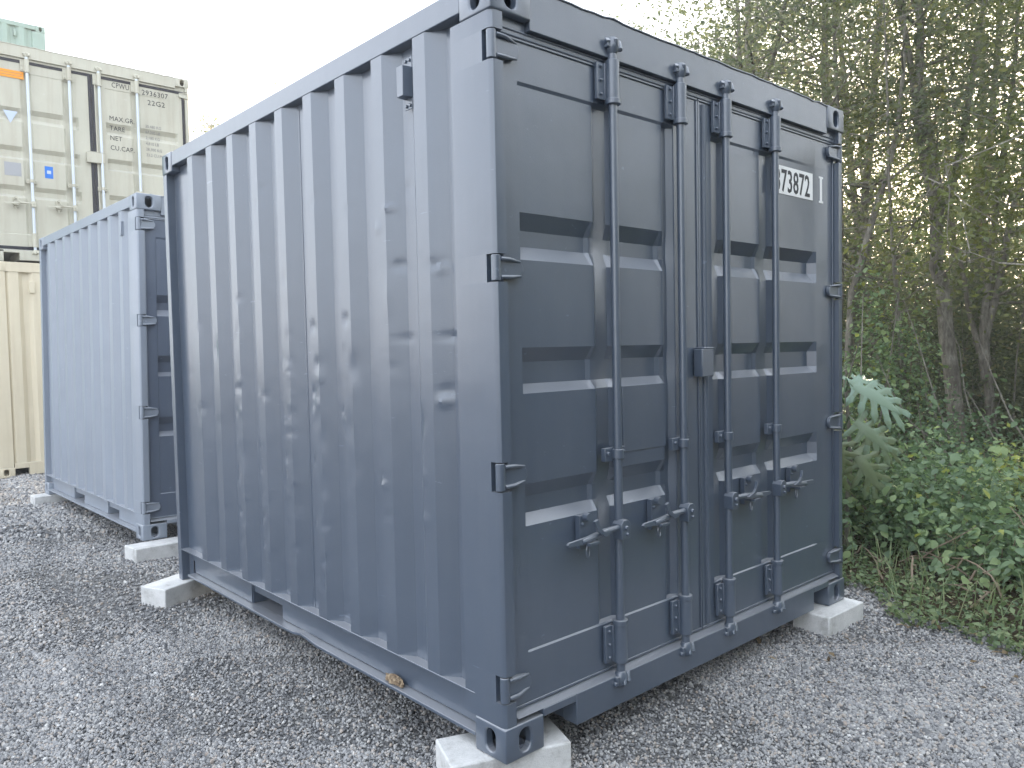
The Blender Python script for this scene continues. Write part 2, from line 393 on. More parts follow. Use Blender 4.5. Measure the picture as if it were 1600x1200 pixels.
def hinge(door, m, xe, s, z0, z1):
    """xe outer container edge, s = +1 for the left post, -1 for the right"""
    X = lambda v: xe+s*v
    mb = MB(); zc = (z0+z1)/2; h = (z1-z0)/2
    mb.tube([(X(.018), .020, z0+.004), (X(.018), .020, z1-.004)], .0165, 12)
    poly = [(X(.012), z0+.010), (X(.060), z0+.012), (X(.125), zc-h*.52), (X(.136), zc-h*.2), (X(.136), zc+h*.2), (X(.125), zc+h*.52), (X(.060), z1-.012), (X(.012), z1-.010)]
    mb.prism(poly, .016, .034, 'y')
    for q in (1, -1):                              # raised ribs along the upper and lower edge
        a = (X(.030), .010, zc+q*(h-.016)); b = (X(.070), .008, zc+q*(h-.017)); c = (X(.128), .020, zc+q*h*.5)
        mb.tube([a, b, c], [.0075, .0075, .005], 6)
    mb.build('hinge', m, door, bevel=.002)
def post(root, m, right, L):
    X = (lambda v: W-v) if right else (lambda v: v)
    prof = [(.004, .215), (.004, .024), (.008, .012), (.014, .006), (.024, .004), (.054, .004), (.054, .080), (.075, .10), (.075, .12), (.045, .12), (.045, .235), (.036, .235), (.016, .222)]
    notch = [(.004, .215), (.004, .050), (.058, .050), (.058, .080), (.075, .10), (.075, .12), (.045, .12), (.045, .235), (.036, .235), (.016, .222)]
    cuts = [.118]+sorted([v for z in HZ for v in z])+[H-.118]
    mb = MB()
    for i in range(len(cuts)-1):
        p = notch if i % 2 else prof
        mb.prism([(X(a), b) for a, b in p], cuts[i], cuts[i+1], 'z')
    o = mb.build('corner_post', m, root, smooth=30)
    return o
def lock_gear(door, m, rx, side, y=0., hub_z=.699, rodm=None, handle_len=.31):
    """rod, guide sleeves, bracket, cams and handle; side = direction in which the handle points"""
    rodm = rodm or m
    MB().tube([(rx, y, .10), (rx, y, 2.50)], .0168, 14).build('lock_rod', rodm, door)
    for z0, z1, rim in ((2.285, 2.435, 2.285), (.185, .340, .340)):
        mb = MB(); mb.tube([(rx, y, z0), (rx, y, z1)], .0265, 14)
        mb.tube([(rx, y, rim-.010), (rx, y, rim+.010)], .030, 14)
        mb.box(rx-.066, rx-.012, y+.016, y+.030, z0+.006, z1-.010)
        mb.box(rx-.03, rx+.03, y+.01, y+.034, z0+.006, z1-.010)
        for q in (.025, .075, .125): bolt(mb, rx-.048, y+.016, z0+q, .007)
        mb.build('rod_sleeve', m, door, bevel=.002)
    mb = MB(); mb.tube([(rx, y, .965), (rx, y, 1.0)], .0235, 12)                # middle bracket
    mb.box(rx-.058, rx+.058, y+.012, y+.033, .955, 1.005)
    bolt(mb, rx-.043, y+.012, .985); bolt(mb, rx+.043, y+.012, .985)
    mb.build('rod_bracket', m, door, bevel=.002)
    for z, q in ((2.487, 1), (.123, -1)):                                      # cam ends in their keepers
        mb = MB()
        mb.tube([(rx, y, z-.03), (rx, y, z-.012), (rx, y, z+.012), (rx, y, z+.03)], [.017, .026, .028, .018], 10)
        mb.box(rx-.037, rx+.031, y-.013, y+.016, z-.011, z+.013)
        mb.tube([(rx+.02, y-.022, z-.016), (rx+.03, y-.006, z+.02)], .011, 8)
        mb.tube([(rx-.036, y-.012, z+.016*q), (rx-.022, y+.02, z-.01)], .011, 8)
        mb.tube([(rx-.008, y-.026, z+.02*q), (rx+.004, y-.016, z-.012*q)], .009, 8)
        mb.build('cam', m, door, bevel=.003)
    if hub_z is None: return
    s = side
    mb = MB()                                                                  # hub on the rod and the bar handle
    mb.prism([(rx-.024, hub_z-.036), (rx+.024, hub_z-.036), (rx+.026, hub_z+.02), (rx+.012, hub_z+.036), (rx-.012, hub_z+.036), (rx-.026, hub_z+.02)], y-.036, y+.01, 'y')
    bolt(mb, rx, y-.036, hub_z+.006, .011); bolt(mb, rx+.002, y-.036, hub_z-.018, .007)
    x1, x2, x3 = rx+s*.10, rx+s*.2, rx+s*handle_len
    mb.tube([(rx+s*.01, y-.016, hub_z+.008), (x1, y-.020, hub_z+.008), (x2, y-.024, hub_z-.004), (x2+s*.03, y-.024, hub_z-.008)], [.011, .012, .013, .012], 8)
    mb.prism([(x2-s*.005, hub_z-.022), (x3-s*.01, hub_z-.014), (x3, hub_z-.006), (x3-s*.01, hub_z+.002), (x2-s*.005, hub_z+.008)], y-.030, y-.020, 'y')
    mb.build('handle', m, door, bevel=.002)
    mb = MB(); xc = rx+s*.175; zc = hub_z                                      # retainer: base plate, hook and swinging catch
    mb.box(xc-.028, xc+.028, y+.012, y+.034, zc-.045, zc+.075)
    mb.tube([(xc, y+.01, zc+.070), (xc, y-.012, zc+.070)], [.017, .015], 10)
    mb.prism([(xc-s*.012, zc+.066), (xc+s*.006, zc+.060), (xc-s*.010, zc+.022), (xc-s*.050, zc-.004), (xc-s*.085, zc+.004), (xc-s*.040, zc+.018), (xc-s*.022, zc+.034)], y-.046, y-.034, 'y')
    mb.box(xc-.034, xc+.020, y-.044, y+.012, zc-.024, zc-.014)
    mb.tube([(xc-.028+.008*math.cos(a)+.02, y-.010, zc-.052+.022*math.sin(a)) for a in np.linspace(0, 2*math.pi, 11)], .005, 6, cap=False)
    bolt(mb, xc-.014, y+.012, zc+.045, .006)
    mb.build('handle_catch', m, door, bevel=.002)

M['greydoor'] = paint('shaded_grey_door_paint', (.10, .125, .172), (.16, .18, .21), .36, .15, .8)  # light grey doors darkened: shade between the containers put into the colour
def container(name, label, paintkey, L=3.069, loc=(0, 0, 0), rot=(0, 0, 0), front='door', dents=None, rows=14, sub=1,
              pockets=(), gear=True, rodm=None, gasket=None, vent_y=.508, group=None, cut_down=False):
    m = M[paintkey]; root = empty(name, loc, rot); tag(root, label, 'container', group)
    # castings and posts
    for cx, sx in ((0, 1), (W, -1)):
        for cy, sy in ((0, 1), (L, -1)):
            for cz, sz in ((0, 1), (H, -1)):
                if not (cut_down and cy and not cz): casting(root, m, cx, cy, cz, sx, sy, sz)
    for right in (False, True):
        X = (lambda v: W-v) if right else (lambda v: v)
        if front == 'door': post(root, m, right, L)
        else: MB().prism([(X(.003), .004), (X(.17), .004), (X(.17), .04), (X(.05), .06), (X(.05), .235), (X(.036), .235), (X(.016), .222), (X(.003), .21)], .118, H-.118).build('corner_post', m, root, bevel=.003)
        MB().prism([(X(.003), L-.003), (X(.003), L-.058), (X(.052), L-.060), (X(.06), L-.10), (X(.16), L-.05), (X(.16), L-.003)], .0 if cut_down else .118, H-.118).build('corner_post', m, root, bevel=.003)
        # side rails
        mb = MB(); mb.box(X(.003), X(.062), .162, L-.162, 2.505, 2.588)
        mb.build('top_rail', m, root, bevel=.004)
        mb = MB(); segs = []; a = .162
        for (p0, p1) in sorted(pockets): segs.append((a, p0)); a = p1
        segs.append((a, L-.162))
        for (p0, p1) in segs: mb.box(X(.046), X(.052), p0, p1, .060, .190)
        mb.box(X(.002), X(.070), .162, L-.05, .190, .1965)
        nb = 36; fl = []
        for i in range(nb+1):
            yy = .162+(L-.324)*i/nb
            bend = .016*math.exp(-((yy-1.44)/.07)**2) if dents is not None else 0
            fl.append((yy, .050+bend))
        for (ya, za), (yb, zb) in zip(fl[:-1], fl[1:]):
            vs = []
            for yy, zz in ((ya, za), (yb, zb)):
                vs += [(X(.001), yy, zz-.006), (X(.060), yy, .044), (X(.060), yy, .058), (X(.001), yy, zz+.007)]
            mb.add(vs, [(0, 1, 5, 4), (3, 7, 6, 2), (0, 4, 7, 3), (1, 2, 6, 5)])
        for (p0, p1) in pockets:                  # sleeve of the forklift pocket
            for q in (p0, p1): mb.box(X(.052), X(.75), q-.004, q+.004, .058, .186)
            mb.box(X(.75), X(.756), p0, p1, .058, .186); mb.box(X(.062), X(.75), p0+.004, p1-.004, .050, .056)
        mb.build('bottom_rail', m, root, bevel=.0015)
        w = side_wall(root, m, L, right, dents if not right else None, rows if not right else 3, sub if not right else 1)
        if not right or L > 5:                    # small louvred vent near the post
            v = MB(); vx = .036
            v.prism([(X(vx), vent_y-.026), (X(-.006), vent_y-.020), (X(-.006), vent_y+.020), (X(vx), vent_y+.026)], 2.315, 2.425)
            v.prism([(X(vx), vent_y-.024), (X(vx-.004), vent_y-.024), (X(vx-.004), vent_y+.024), (X(vx), vent_y+.024)], 2.275, 2.465)
            for q in (-.012, .012):
                for zz in (2.288, 2.452): v.tube([(X(vx-.004), vent_y+q, zz), (X(vx-.010), vent_y+q, zz)], .007, 6)
            v.build('vent', m, w, bevel=.003)
    # roof and floor
    P = []
    ys = np.arange(.03, L-.02, .035)
    for i, yy in enumerate(ys): P.append([(.04, yy, 2.575+.012*((i//3) % 2)), (W-.04, yy, 2.575+.012*((i//3) % 2))])
    grid_mesh('roof', np.array(P), m, root)
    MB().box(.06, W-.06, .1, L-.06, .12, .16).build('floor', m, root)
    # rear end
    MB().box(.160, W-.160, L-.09, L-.004, .03, .17).build('end_sill', m, root, bevel=.004)
    MB().box(.160, W-.160, L-.09, L-.004, 2.47, 2.588).build('end_header', m, root, bevel=.004)
    pts = []; x = .155
    while x < W-.36: pts += [(x, .04), (x+.05, .0), (x+.15, 0), (x+.2, .04)]; x += .25
    pts = [(.12, .04)]+pts+[(W-.12, .04)]
    grid_mesh('end_panel', np.array([[(a, L-.008-d, .165), (a, L-.008-d, 2.475)] for a, d in pts]), m, root, flip=True)
    if front == 'panel':
        mb = MB(); mb.box(.33, W-.33, .006, .08, .012, .165); mb.box(.178, .33, .006, .08, .10, .165); mb.box(W-.33, W-.178, .006, .08, .10, .165)
        mb.build('end_sill', m, root, bevel=.004)
        MB().box(.170, W-.170, .006, .09, 2.47, 2.588).build('end_header', m, root, bevel=.004)
        w = grid_mesh('end_panel', np.array([[(a, .012+d, .16), (a, .012+d, 2.475)] for a, d in pts]), m, root)
        v = MB(); v.box(.415, .475, -.004, .03, 2.22, 2.36); v.build('vent', m, w, bevel=.004)
        return root
    # door end: header, sill
    mb = MB(); mb.box(.178, W-.178, .006, .09, 2.445, 2.588)
    mb.box(.055, W-.055, .029, .085, 2.4195, 2.440); mb.tube([(.06, .030, 2.4215), (W-.06, .030, 2.4215)], .005, 6); mb.tube([(.06, .028, 2.4385), (W-.06, .028, 2.4385)], .004, 6); mb.box(.055, .178, .03, .085, 2.440, H-.118); mb.box(W-.178, W-.055, .03, .085, 2.440, H-.118)
    n = 40; r = np.random.default_rng(3)
    lip = [(.1+(W-.2)*i/n, .002*r.standard_normal()) for i in range(n+1)]
    for (a, da), (b, db) in zip(lip[:-1], lip[1:]): mb.add([(a, .001, 2.583+da), (b, .001, 2.583+db), (b, .06, 2.590), (a, .06, 2.590), (a, .001, 2.590+da), (b, .001, 2.590+db)], [(0, 1, 5, 4), (4, 5, 2, 3), (0, 3, 2, 1)])
    mb.build('door_header', m, root, bevel=.003)
    mb = MB(); c0, c1, c2, c3 = .178, .343, W-.336, W-.178
    mb.box(c1, c2, .001, .07, .020, .136); mb.box(c0, c1, .001, .07, .108, .136); mb.box(c2, c3, .001, .07, .108, .136)
    mb.prism([(.001, .136), (.07, .136), (.085, .153), (.030, .149)], .06, W-.06, 'x')
    mb.box(c1, c1+.006, .07, .6, .025, .12); mb.box(c2-.006, c2, .07, .6, .025, .12)
    mb.build('door_sill', m, root, bevel=.003)
    # doors
    seam = 1.168 if paintkey in ('slate', 'grey') else W/2
    if seam < 1.2: rl, rr, recl, recr = (.588, 1.004), (1.330, 1.740), (.142, 1.004), (1.268, 2.203)
    else: rl, rr, recl, recr = (.51, .965), (1.305, 1.76), (.15, 1.06), (1.38, 2.28)
    for (xa, xb, rods, rec, xe, s) in ((.060, seam-.003, rl, recl, 0, 1), (seam+.003, W-.060, rr, recr, W, -1)):
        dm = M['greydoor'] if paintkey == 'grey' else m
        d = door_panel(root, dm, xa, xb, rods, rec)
        for z0, z1 in HZ: hinge(d, m, xe, s, z0, z1)
        if gear:
            for q, rx in enumerate(rods): lock_gear(d, m, rx, -s, rodm=rodm, hub_z=.699)
        # edge strip and gasket round the leaf
        gm = M[gasket] if gasket else m
        g = MB(); gy = .030
        w_ = .008 if not gasket else .034
        g.box(xa, xb, gy, .036, 2.417-w_, 2.4185); g.box(xa, xb, gy, .036, .1535, .155+w_)
        xi = xb if s > 0 else xa
        g.box(xi-s*w_, xi+s*.001, gy, .036, .155+w_, 2.417-w_); xo = xa if s > 0 else xb
        g.box(xo-s*.001, xo+s*w_, gy, .036, .155+w_, 2.417-w_)
        g.build('door_gasket', gm, d, bevel=.002)
        if s > 0 and paintkey == 'slate': MB().box(.665, .935, .0375, .0455, .975, 1.232).build('cover_plate', m, d, bevel=.0015)
        if s < 0:
            mb = MB(); mb.tube([(seam+.045, .034, .17), (seam+.045, .034, 2.40)], .012, 8); mb.build('edge_bead', m, d)
            mb = MB(); bz = (1.250, 1.366) if seam < 1.2 else (1.30, 1.43); bx = (1.118, 1.202) if seam < 1.2 else (seam-.09, seam+.11)
            mb.box(bx[0], bx[1], -.016, .028, bz[0], bz[1]); mb.box(bx[0]+.012, bx[1]+.004, -.018, .028, bz[1]+.001, bz[1]+.008)
            mb.build('lock_box', m, d, bevel=.003)
    return root

# dents of the dark container's long wall: (y, z, depth, size y, size z)
dn = []
r = np.random.default_rng(11)
for y, z, a, sy, sz in [(.33, 1.68, -.016, .016, .02), (.34, 1.69, .010, .03, .02), (.325, 1.20, -.018, .014, .022), (.32, 1.24, .010, .02, .02), (.60, 1.71, .012, .02, .02),
        (.30, 1.43, .007, .05, .010), (.58, 1.43, .005, .05, .010), (1.02, 1.10, -.02, .02, .016), (1.05, 1.13, .014, .03, .02), (.72, .86, -.014, .04, .012), (.74, .89, .01, .04, .02),
        (.96, 1.52, .010, .02, .03), (1.24, 1.5, .01, .02, .03), (.70, 1.86, -.008, .02, .02), (.55, 2.0, .006, .02, .02), (.63, 1.93, -.012, .02, .012)]:
    dn.append((y, z, a*.7, sy*.8, sz*.8))
for k in range(10):
    base = .363+PITCH*k
    for _ in range(9 if 2 <= k <= 6 else 4):
        z = r.uniform(.35, 1.5) if r.random() < .8 else r.uniform(1.4, 2.3)
        dn.append((base+r.choice([0., .075, .03])+r.normal(0, .008), z, r.choice([-1, 1], p=[.3, .7])*r.uniform(.002, .0055), r.uniform(.008, .018), r.uniform(.010, .065)))
for k in (3, 4, 5, 6):                                              # crumpled edges
    for j in range(20): dn.append((.363+PITCH*k+.02*r.random()+.055*(k == 5 or j % 3 == 0), r.uniform(.3, 1.35), r.choice([-.005, .008])*r.uniform(.4, 1), r.uniform(.008, .014), r.uniform(.010, .022)))
dark = container('shipping_container', 'dark slate grey container in the foreground with dented ribbed side and closed doors', 'slate',
                 dents=dn, rows=150, sub=4, pockets=((1.73, 2.09),), cut_down=True)
# weld seam on the wall, number plate
wall = [c for c in dark.children if c.name.startswith('side_panel')][0]
MB().tube([(.0495, 1.392, .2), (.0495, 1.394, 1.2), (.0495, 1.393, 2.5)], .0018, 6).build('weld_seam', M['slate'], wall)
rdoor = [c for c in dark.children if c.name.startswith('door') and len(c.children) and c.data.vertices[0].co.x > 1][0]
PY = .0395
def plate(name, m, parent, x0, x1, z0, z1, y, t=.002): return MB().box(x0, x1, y-t, y, z0, z1).build(name, m, parent)
plate('number_plate', M['white'], rdoor, 1.775, 2.172, 2.103, 2.237, PY)
text('serial_number', '373872', .150, M['ink'], rdoor, (1.803, PY-.0028, 2.117), sx=.73, spacing=1.04, bold=.0016)
mb = MB(); PZ = .0355; mb.box(2.241, 2.263, PZ-.002, PZ, 2.108, 2.222); mb.box(2.230, 2.274, PZ-.002, PZ, 2.098, 2.108); mb.box(2.230, 2.274, PZ-.002, PZ, 2.222, 2.232)
mb.build('check_digit', M['white'], rdoor)
# dirt clump caught on the rail
b = bmesh.new(); bmesh.ops.create_icosphere(b, subdivisions=3, radius=1)
for v in b.verts:
    n = v.co.normalized(); k = 1+.25*math.sin(n.x*9+n.y*5)*math.sin(n.z*8)+random.uniform(-.08, .08)
    v.co = Vector((n.x*.016*k, n.y*.062*k, max(n.z, -.25)*.022*k))
me = bpy.data.meshes.new('dirt_clump'); b.to_mesh(me); b.free()
tag(link('dirt_clump', me, M['clod'], loc=(.024, .70, .067)), 'small tan clump of dry dirt caught on the bottom rail of the dark container', 'dirt')

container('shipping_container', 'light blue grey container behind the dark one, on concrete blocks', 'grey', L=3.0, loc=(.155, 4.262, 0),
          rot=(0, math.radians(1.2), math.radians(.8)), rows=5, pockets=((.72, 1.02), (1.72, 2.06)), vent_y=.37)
up = container('shipping_container', 'tan container with white lock rods, stacked on the cream one at far left', 'tan', L=6.06, loc=(-.01, 9.12, 2.546), rows=3, gasket='gasket', rodm=M['galv'])
container('shipping_container', 'cream container standing on the gravel under the tan one at far left', 'cream', L=6.06, loc=(0.0, 9.12, -.048), front='panel', rows=3)
gy, gx = 15.5, 2.1
ghigh = ['green ribbed container whose top edge shows above the tan one', 'green container of the rear stack hidden behind the tan and cream containers', 'green container of the rear stack hidden behind the tan and cream containers']
for i, z in enumerate((5.14, 2.55, -.04)):
    container('shipping_container', ghigh[i], 'green', L=6.06, loc=(gx, gy+0, z), rot=(0, 0, math.radians(90)), front='panel', rows=3, group=None if i == 0 else 'hidden green containers of the rear stack')

# markings on the tan container's doors
for d in [c for c in up.children if c.name.startswith('door') and len(c.children)]:
    left = d.data.vertices[0].co.x < 1
    y = .036+.005
    if left:
        plate('orange_label', M['orange'], d, .20, .48, 2.20-.005, 2.20+.085, .036)
        mb = MB(); mb.box(.215, .465, .0335, .0342, 2.222, 2.226); mb.box(.215, .465, .0335, .0342, 2.252, 2.256); mb.build('label_line', M['inkgrey'], d)
        MB().prism([(.25, 1.80), (.32, 1.655), (.40, 1.80)], y-.002, y, 'y').build('triangle_decal', M['palevinyl'], d)
        plate('data_plate', M['labelgrey'], d, .235, .41, 1.03, 1.19, y)
        plate('blue_decal', M['blue'], d, .66, .75, 1.045, 1.19, y)
        plate('decal_mark', M['palevinyl'], d, .683, .727, 1.10, 1.14, y-.002, .001)
    else:
        text('container_code', 'CPWU', .095, M['ink'], d, (1.462, .0335, 2.305), sx=.74, spacing=1.08)
        text('container_number', '2936307', .095, M['ink'], d, (1.83, .0335, 2.285), sx=.95, spacing=1.08)
        text('size_code', '22G2', .095, M['ink'], d, (1.90, y-.0015, 2.165), spacing=1.1)
        for i, s_ in enumerate(['MAX.GR.', 'TARE', 'NET', 'CU.CAP.']):
            text('capacity_text', s_, .085, M['ink'], d, (1.42, y-.0015, 1.88-.125*i), sx=.9, spacing=1.05)
        for i, s_ in enumerate(['30,480 KG', '67,200 LB', '2,180 KG', '4,810 LB', '28,300 KG', '33.2 CU.M']):
            text('capacity_value', s_, .055, M['inkgrey'], d, (1.86, y-.0015, 1.86-.075*i), sx=.85)

# ------------------------------------------------------------------ ground
def gz(x, y):
    t = np.clip((y-6.3)/2.4, 0, 1); return -.1+.05*t*t*(3-2*t)
def relief(x, y):
    z = .010*np.sin(x*2.1+y*.7)*np.sin(y*1.7-x*.4)+.006*np.sin(x*6.3+2*np.sin(y*2.2))*np.sin(y*5.1+1.5*np.sin(x*3.1))-.010
    for c, s_, w, dp in ((-.62, .10, .10, .022), (-1.05, .13, .12, .018), (-.15, -.16, .09, .016), (1.35, .9, .12, .014)):
        d = x-(c+s_*(y-2)+.06*np.sin(y*1.3)); z = z-dp*np.exp(-(d/w)**2)+dp*.5*np.exp(-((np.abs(d)-2*w)/w)**2)
    return z
def edge_x(y):
    y = np.asarray(y, float)
    e = np.where(y > .1, 2.93+.04*np.clip(y, 0, 30), 2.93-.49*(.1-y))
    return e+.10*np.sin(y*5.1)+.06*np.sin(y*11.3+1)
xs = np.concatenate([[-150, -80, -40, -15], np.arange(-8, 8.01, .07), [15, 40, 80, 150]]); ys = np.concatenate([[-150, -80, -40, -15], np.arange(-8, 16.01, .10), [25, 40, 80, 150]])
X, Y = np.meshgrid(xs, ys, indexing='ij')
ZZ = gz(X, Y)+np.where((abs(X) < 9) & (Y > -9) & (Y < 17), relief(X, Y), -.012)
g = grid_mesh('ground', np.stack([X, Y, ZZ], -1), M['gravel'], smooth=60); tag(g, 'grey gravel yard', kind='structure')
def ground_z(x, y): return gz(x, y)+relief(x, y)
# forest floor, rising from the gravel edge
vs = np.linspace(-14, 30, 170); us = np.concatenate([np.linspace(0, 3, 40), np.linspace(3.3, 30, 24)])
V, U = np.meshgrid(vs, us, indexing='ij'); XX = edge_x(V)+U
def floor_z(x, y):
    u = x-edge_x(y); return np.where(u > 0, ground_z(x, y)*0-.105+.02*np.minimum(u, .4)/.4+.05*np.clip(u, 0, 6)/2+.03*np.sin(x*3.3)*np.sin(y*2.9)*np.clip(u, 0, 1), -.1)
ZF = floor_z(XX, V); ZF[:, 0] -= .05
tag(grid_mesh('forest_floor', np.stack([XX, V, ZF], -1), M['soil'], smooth=60, flip=True), 'brown leafy soil under the trees', kind='structure')

# gravel stones: instanced on points
def stones(name, pts, scl):
    n = len(pts)
    me = bpy.data.meshes.new(name); me.vertices.add(n); me.vertices.foreach_set('co', np.asarray(pts, np.float32).ravel())
    a = me.attributes.new('scl', 'FLOAT_VECTOR', 'POINT'); a.data.foreach_set('vector', np.asarray(scl, np.float32).ravel())
    e = me.attributes.new('rot', 'FLOAT_VECTOR', 'POINT'); e.data.foreach_set('vector', (rng.random((n, 3))*[.9, .9, 6.28]).astype(np.float32).ravel())
    o = bpy.data.objects.new(name, me); COL.objects.link(o); me.materials.append(M['stone'])
    ng = bpy.data.node_groups.new('scatter_stones', 'GeometryNodeTree')
    ng.interface.new_socket('Geometry', in_out='INPUT', socket_type='NodeSocketGeometry'); ng.interface.new_socket('Geometry', in_out='OUTPUT', socket_type='NodeSocketGeometry')
    nd = ng.nodes; gi = nd.new('NodeGroupInput'); go = nd.new('NodeGroupOutput')
    ico = nd.new('GeometryNodeMeshIcoSphere'); ico.inputs['Radius'].default_value = 1; ico.inputs['Subdivisions'].default_value = 1
    nz = nd.new('ShaderNodeTexNoise'); nz.inputs['Scale'].default_value = 1.4; nz.noise_dimensions = '3D'
    vm = nd.new('ShaderNodeVectorMath'); vm.operation = 'SUBTRACT'; vm.inputs[1].default_value = (.5, .5, .5)
    vs_ = nd.new('ShaderNodeVectorMath'); vs_.operation = 'SCALE'; vs_.inputs['Scale'].default_value = 1.1
    sp = nd.new('GeometryNodeSetPosition'); sm = nd.new('GeometryNodeSetMaterial'); sm.inputs['Material'].default_value = M['stone']
    ip = nd.new('GeometryNodeInstanceOnPoints')
    na = nd.new('GeometryNodeInputNamedAttribute'); na.data_type = 'FLOAT_VECTOR'; na.inputs['Name'].default_value = 'scl'
    nb = nd.new('GeometryNodeInputNamedAttribute'); nb.data_type = 'FLOAT_VECTOR'; nb.inputs['Name'].default_value = 'rot'
    l = ng.links
    l.new(ico.outputs['Mesh'], sp.inputs['Geometry']); l.new(nz.outputs['Color'], vm.inputs[0]); l.new(vm.outputs[0], vs_.inputs[0]); l.new(vs_.outputs[0], sp.inputs['Offset'])
    l.new(sp.outputs[0], sm.inputs[0]); l.new(sm.outputs[0], ip.inputs['Instance']); l.new(gi.outputs[0], ip.inputs['Points'])
    l.new(na.outputs['Attribute'], ip.inputs['Scale']); l.new(nb.outputs['Attribute'], ip.inputs['Rotation']); l.new(ip.outputs[0], go.inputs[0])
    mod = o.modifiers.new('scatter', 'NODES'); mod.node_group = ng
    return o
def scatter_pts():
    P = []; Sc = []
    cam = np.array([-1.6785, -1.9336])
    def zone(n, x0, x1, y0, y1, smin, smax, dmin, dmax):
        x = rng.uniform(x0, x1, n); y = rng.uniform(y0, y1, n)
        d = np.hypot(x-cam[0], y-cam[1]); az = np.degrees(np.arctan2(x-cam[0], y-cam[1]))
        ok = (d > dmin) & (d < dmax) & (az > 2) & (az < 84) & (x < edge_x(y)+.12)
        ok &= ~((x > .25) & (x < 2.4) & (y > .25) & (y < 3.1))
        bare = np.sin(x*1.9+1.7*np.sin(y*1.3))*np.sin(y*1.6+1.2*np.sin(x*2.3)); ok &= ~((bare > .35) & (rng.random(n) < .62)); big = np.clip(-bare, 0, 1)
        big = big[ok]; x, y = x[ok], y[ok]; s = (1+.35*big)*rng.uniform(smin, smax, len(x))*np.where(rng.random(len(x)) < .04, 1.5, 1)
        P.append(np.stack([x, y, ground_z(x, y)+s*.25+rng.uniform(0, .004, len(x))], -1))
        Sc.append(s[:, None]*np.stack([rng.uniform(.75, 1.35, len(x)), rng.uniform(.7, 1.1, len(x)), rng.uniform(.5, .85, len(x))], -1))
    zone(520000, -2, 3.2, -2.0, 4, .0038, .0078, 2.0, 4.6)
    zone(300000, -2, 3.6, -2.0, 9.2, .0055, .010, 4.6, 7.5)
    zone(70000, -3, 1.5, 3, 9.3, .010, .017, 7.5, 12)
    return np.concatenate(P), np.concatenate(Sc)
sp_, ss_ = scatter_pts()
tag(stones('gravel', sp_, ss_), 'loose crushed grey stone covering the yard', 'gravel', kind='stuff')

# ------------------------------------------------------------------ concrete blocks
def block(pts, z0, label, z1=0.):
    b = bmesh.new()
    lo = [b.verts.new((x, y, z0)) for x, y in pts]; hi = [b.verts.new((x, y, z1)) for x, y in pts]
    b.faces.new(lo[::-1]); b.faces.new(hi); n = len(pts)
    for i in range(n): b.faces.new((lo[i], lo[(i+1) % n], hi[(i+1) % n], hi[i]))
    bmesh.ops.recalc_face_normals(b, faces=b.faces)
    me = bpy.data.meshes.new('concrete_block'); b.to_mesh(me); b.free()
    o = link('concrete_block', me, M['concrete'], bevel=.007); tag(o, label, 'block', 'concrete blocks under the containers')
def rect(cx, cy, w, d, a):
    c, s = math.cos(a), math.sin(a); return [(cx+c*u-s*v, cy+s*u+c*v) for u, v in ((-w/2, -d/2), (w/2, -d/2), (w/2, d/2), (-w/2, d/2))]
block([(-.135, .125), (.275, -.036), (.352, .158), (-.058, .32)], -.125, 'white concrete block under the nearest corner of the dark container', -.002)
block([(2.099, -.080), (2.470, -.088), (2.476, .115), (2.104, .122)], -.125, 'pale concrete block under the right door corner of the dark container', -.002)
block([(-.142, 2.888), (.25, 3.06), (.17, 3.25), (-.222, 3.08)], -.125, 'pale concrete block sticking out under the rear left corner of the dark container', -.002)
block([(.04, 4.055), (.48, 4.05), (.483, 4.25), (.02, 4.255)], -.125, 'long white concrete block under the near corner of the light grey container', -.002)
block([(-.02, 7.06), (.35, 7.06), (.35, 7.26), (-.02, 7.26)], -.125, 'white concrete block under the far corner of the light grey container', -.002)
block([(2.2, 2.9), (2.5, 2.9), (2.5, 3.1), (2.2, 3.1)], -.125, 'concrete block hidden under the rear right corner of the dark container', -.002)
block([(2.3, 4.2), (2.68, 4.2), (2.68, 4.4), (2.3, 4.4)], -.125, 'concrete block hidden under the right front corner of the light grey container', -.052)
block([(2.3, 7.1), (2.65, 7.1), (2.65, 7.3), (2.3, 7.3)], -.125, 'concrete block hidden under the right rear corner of the light grey container', -.052)

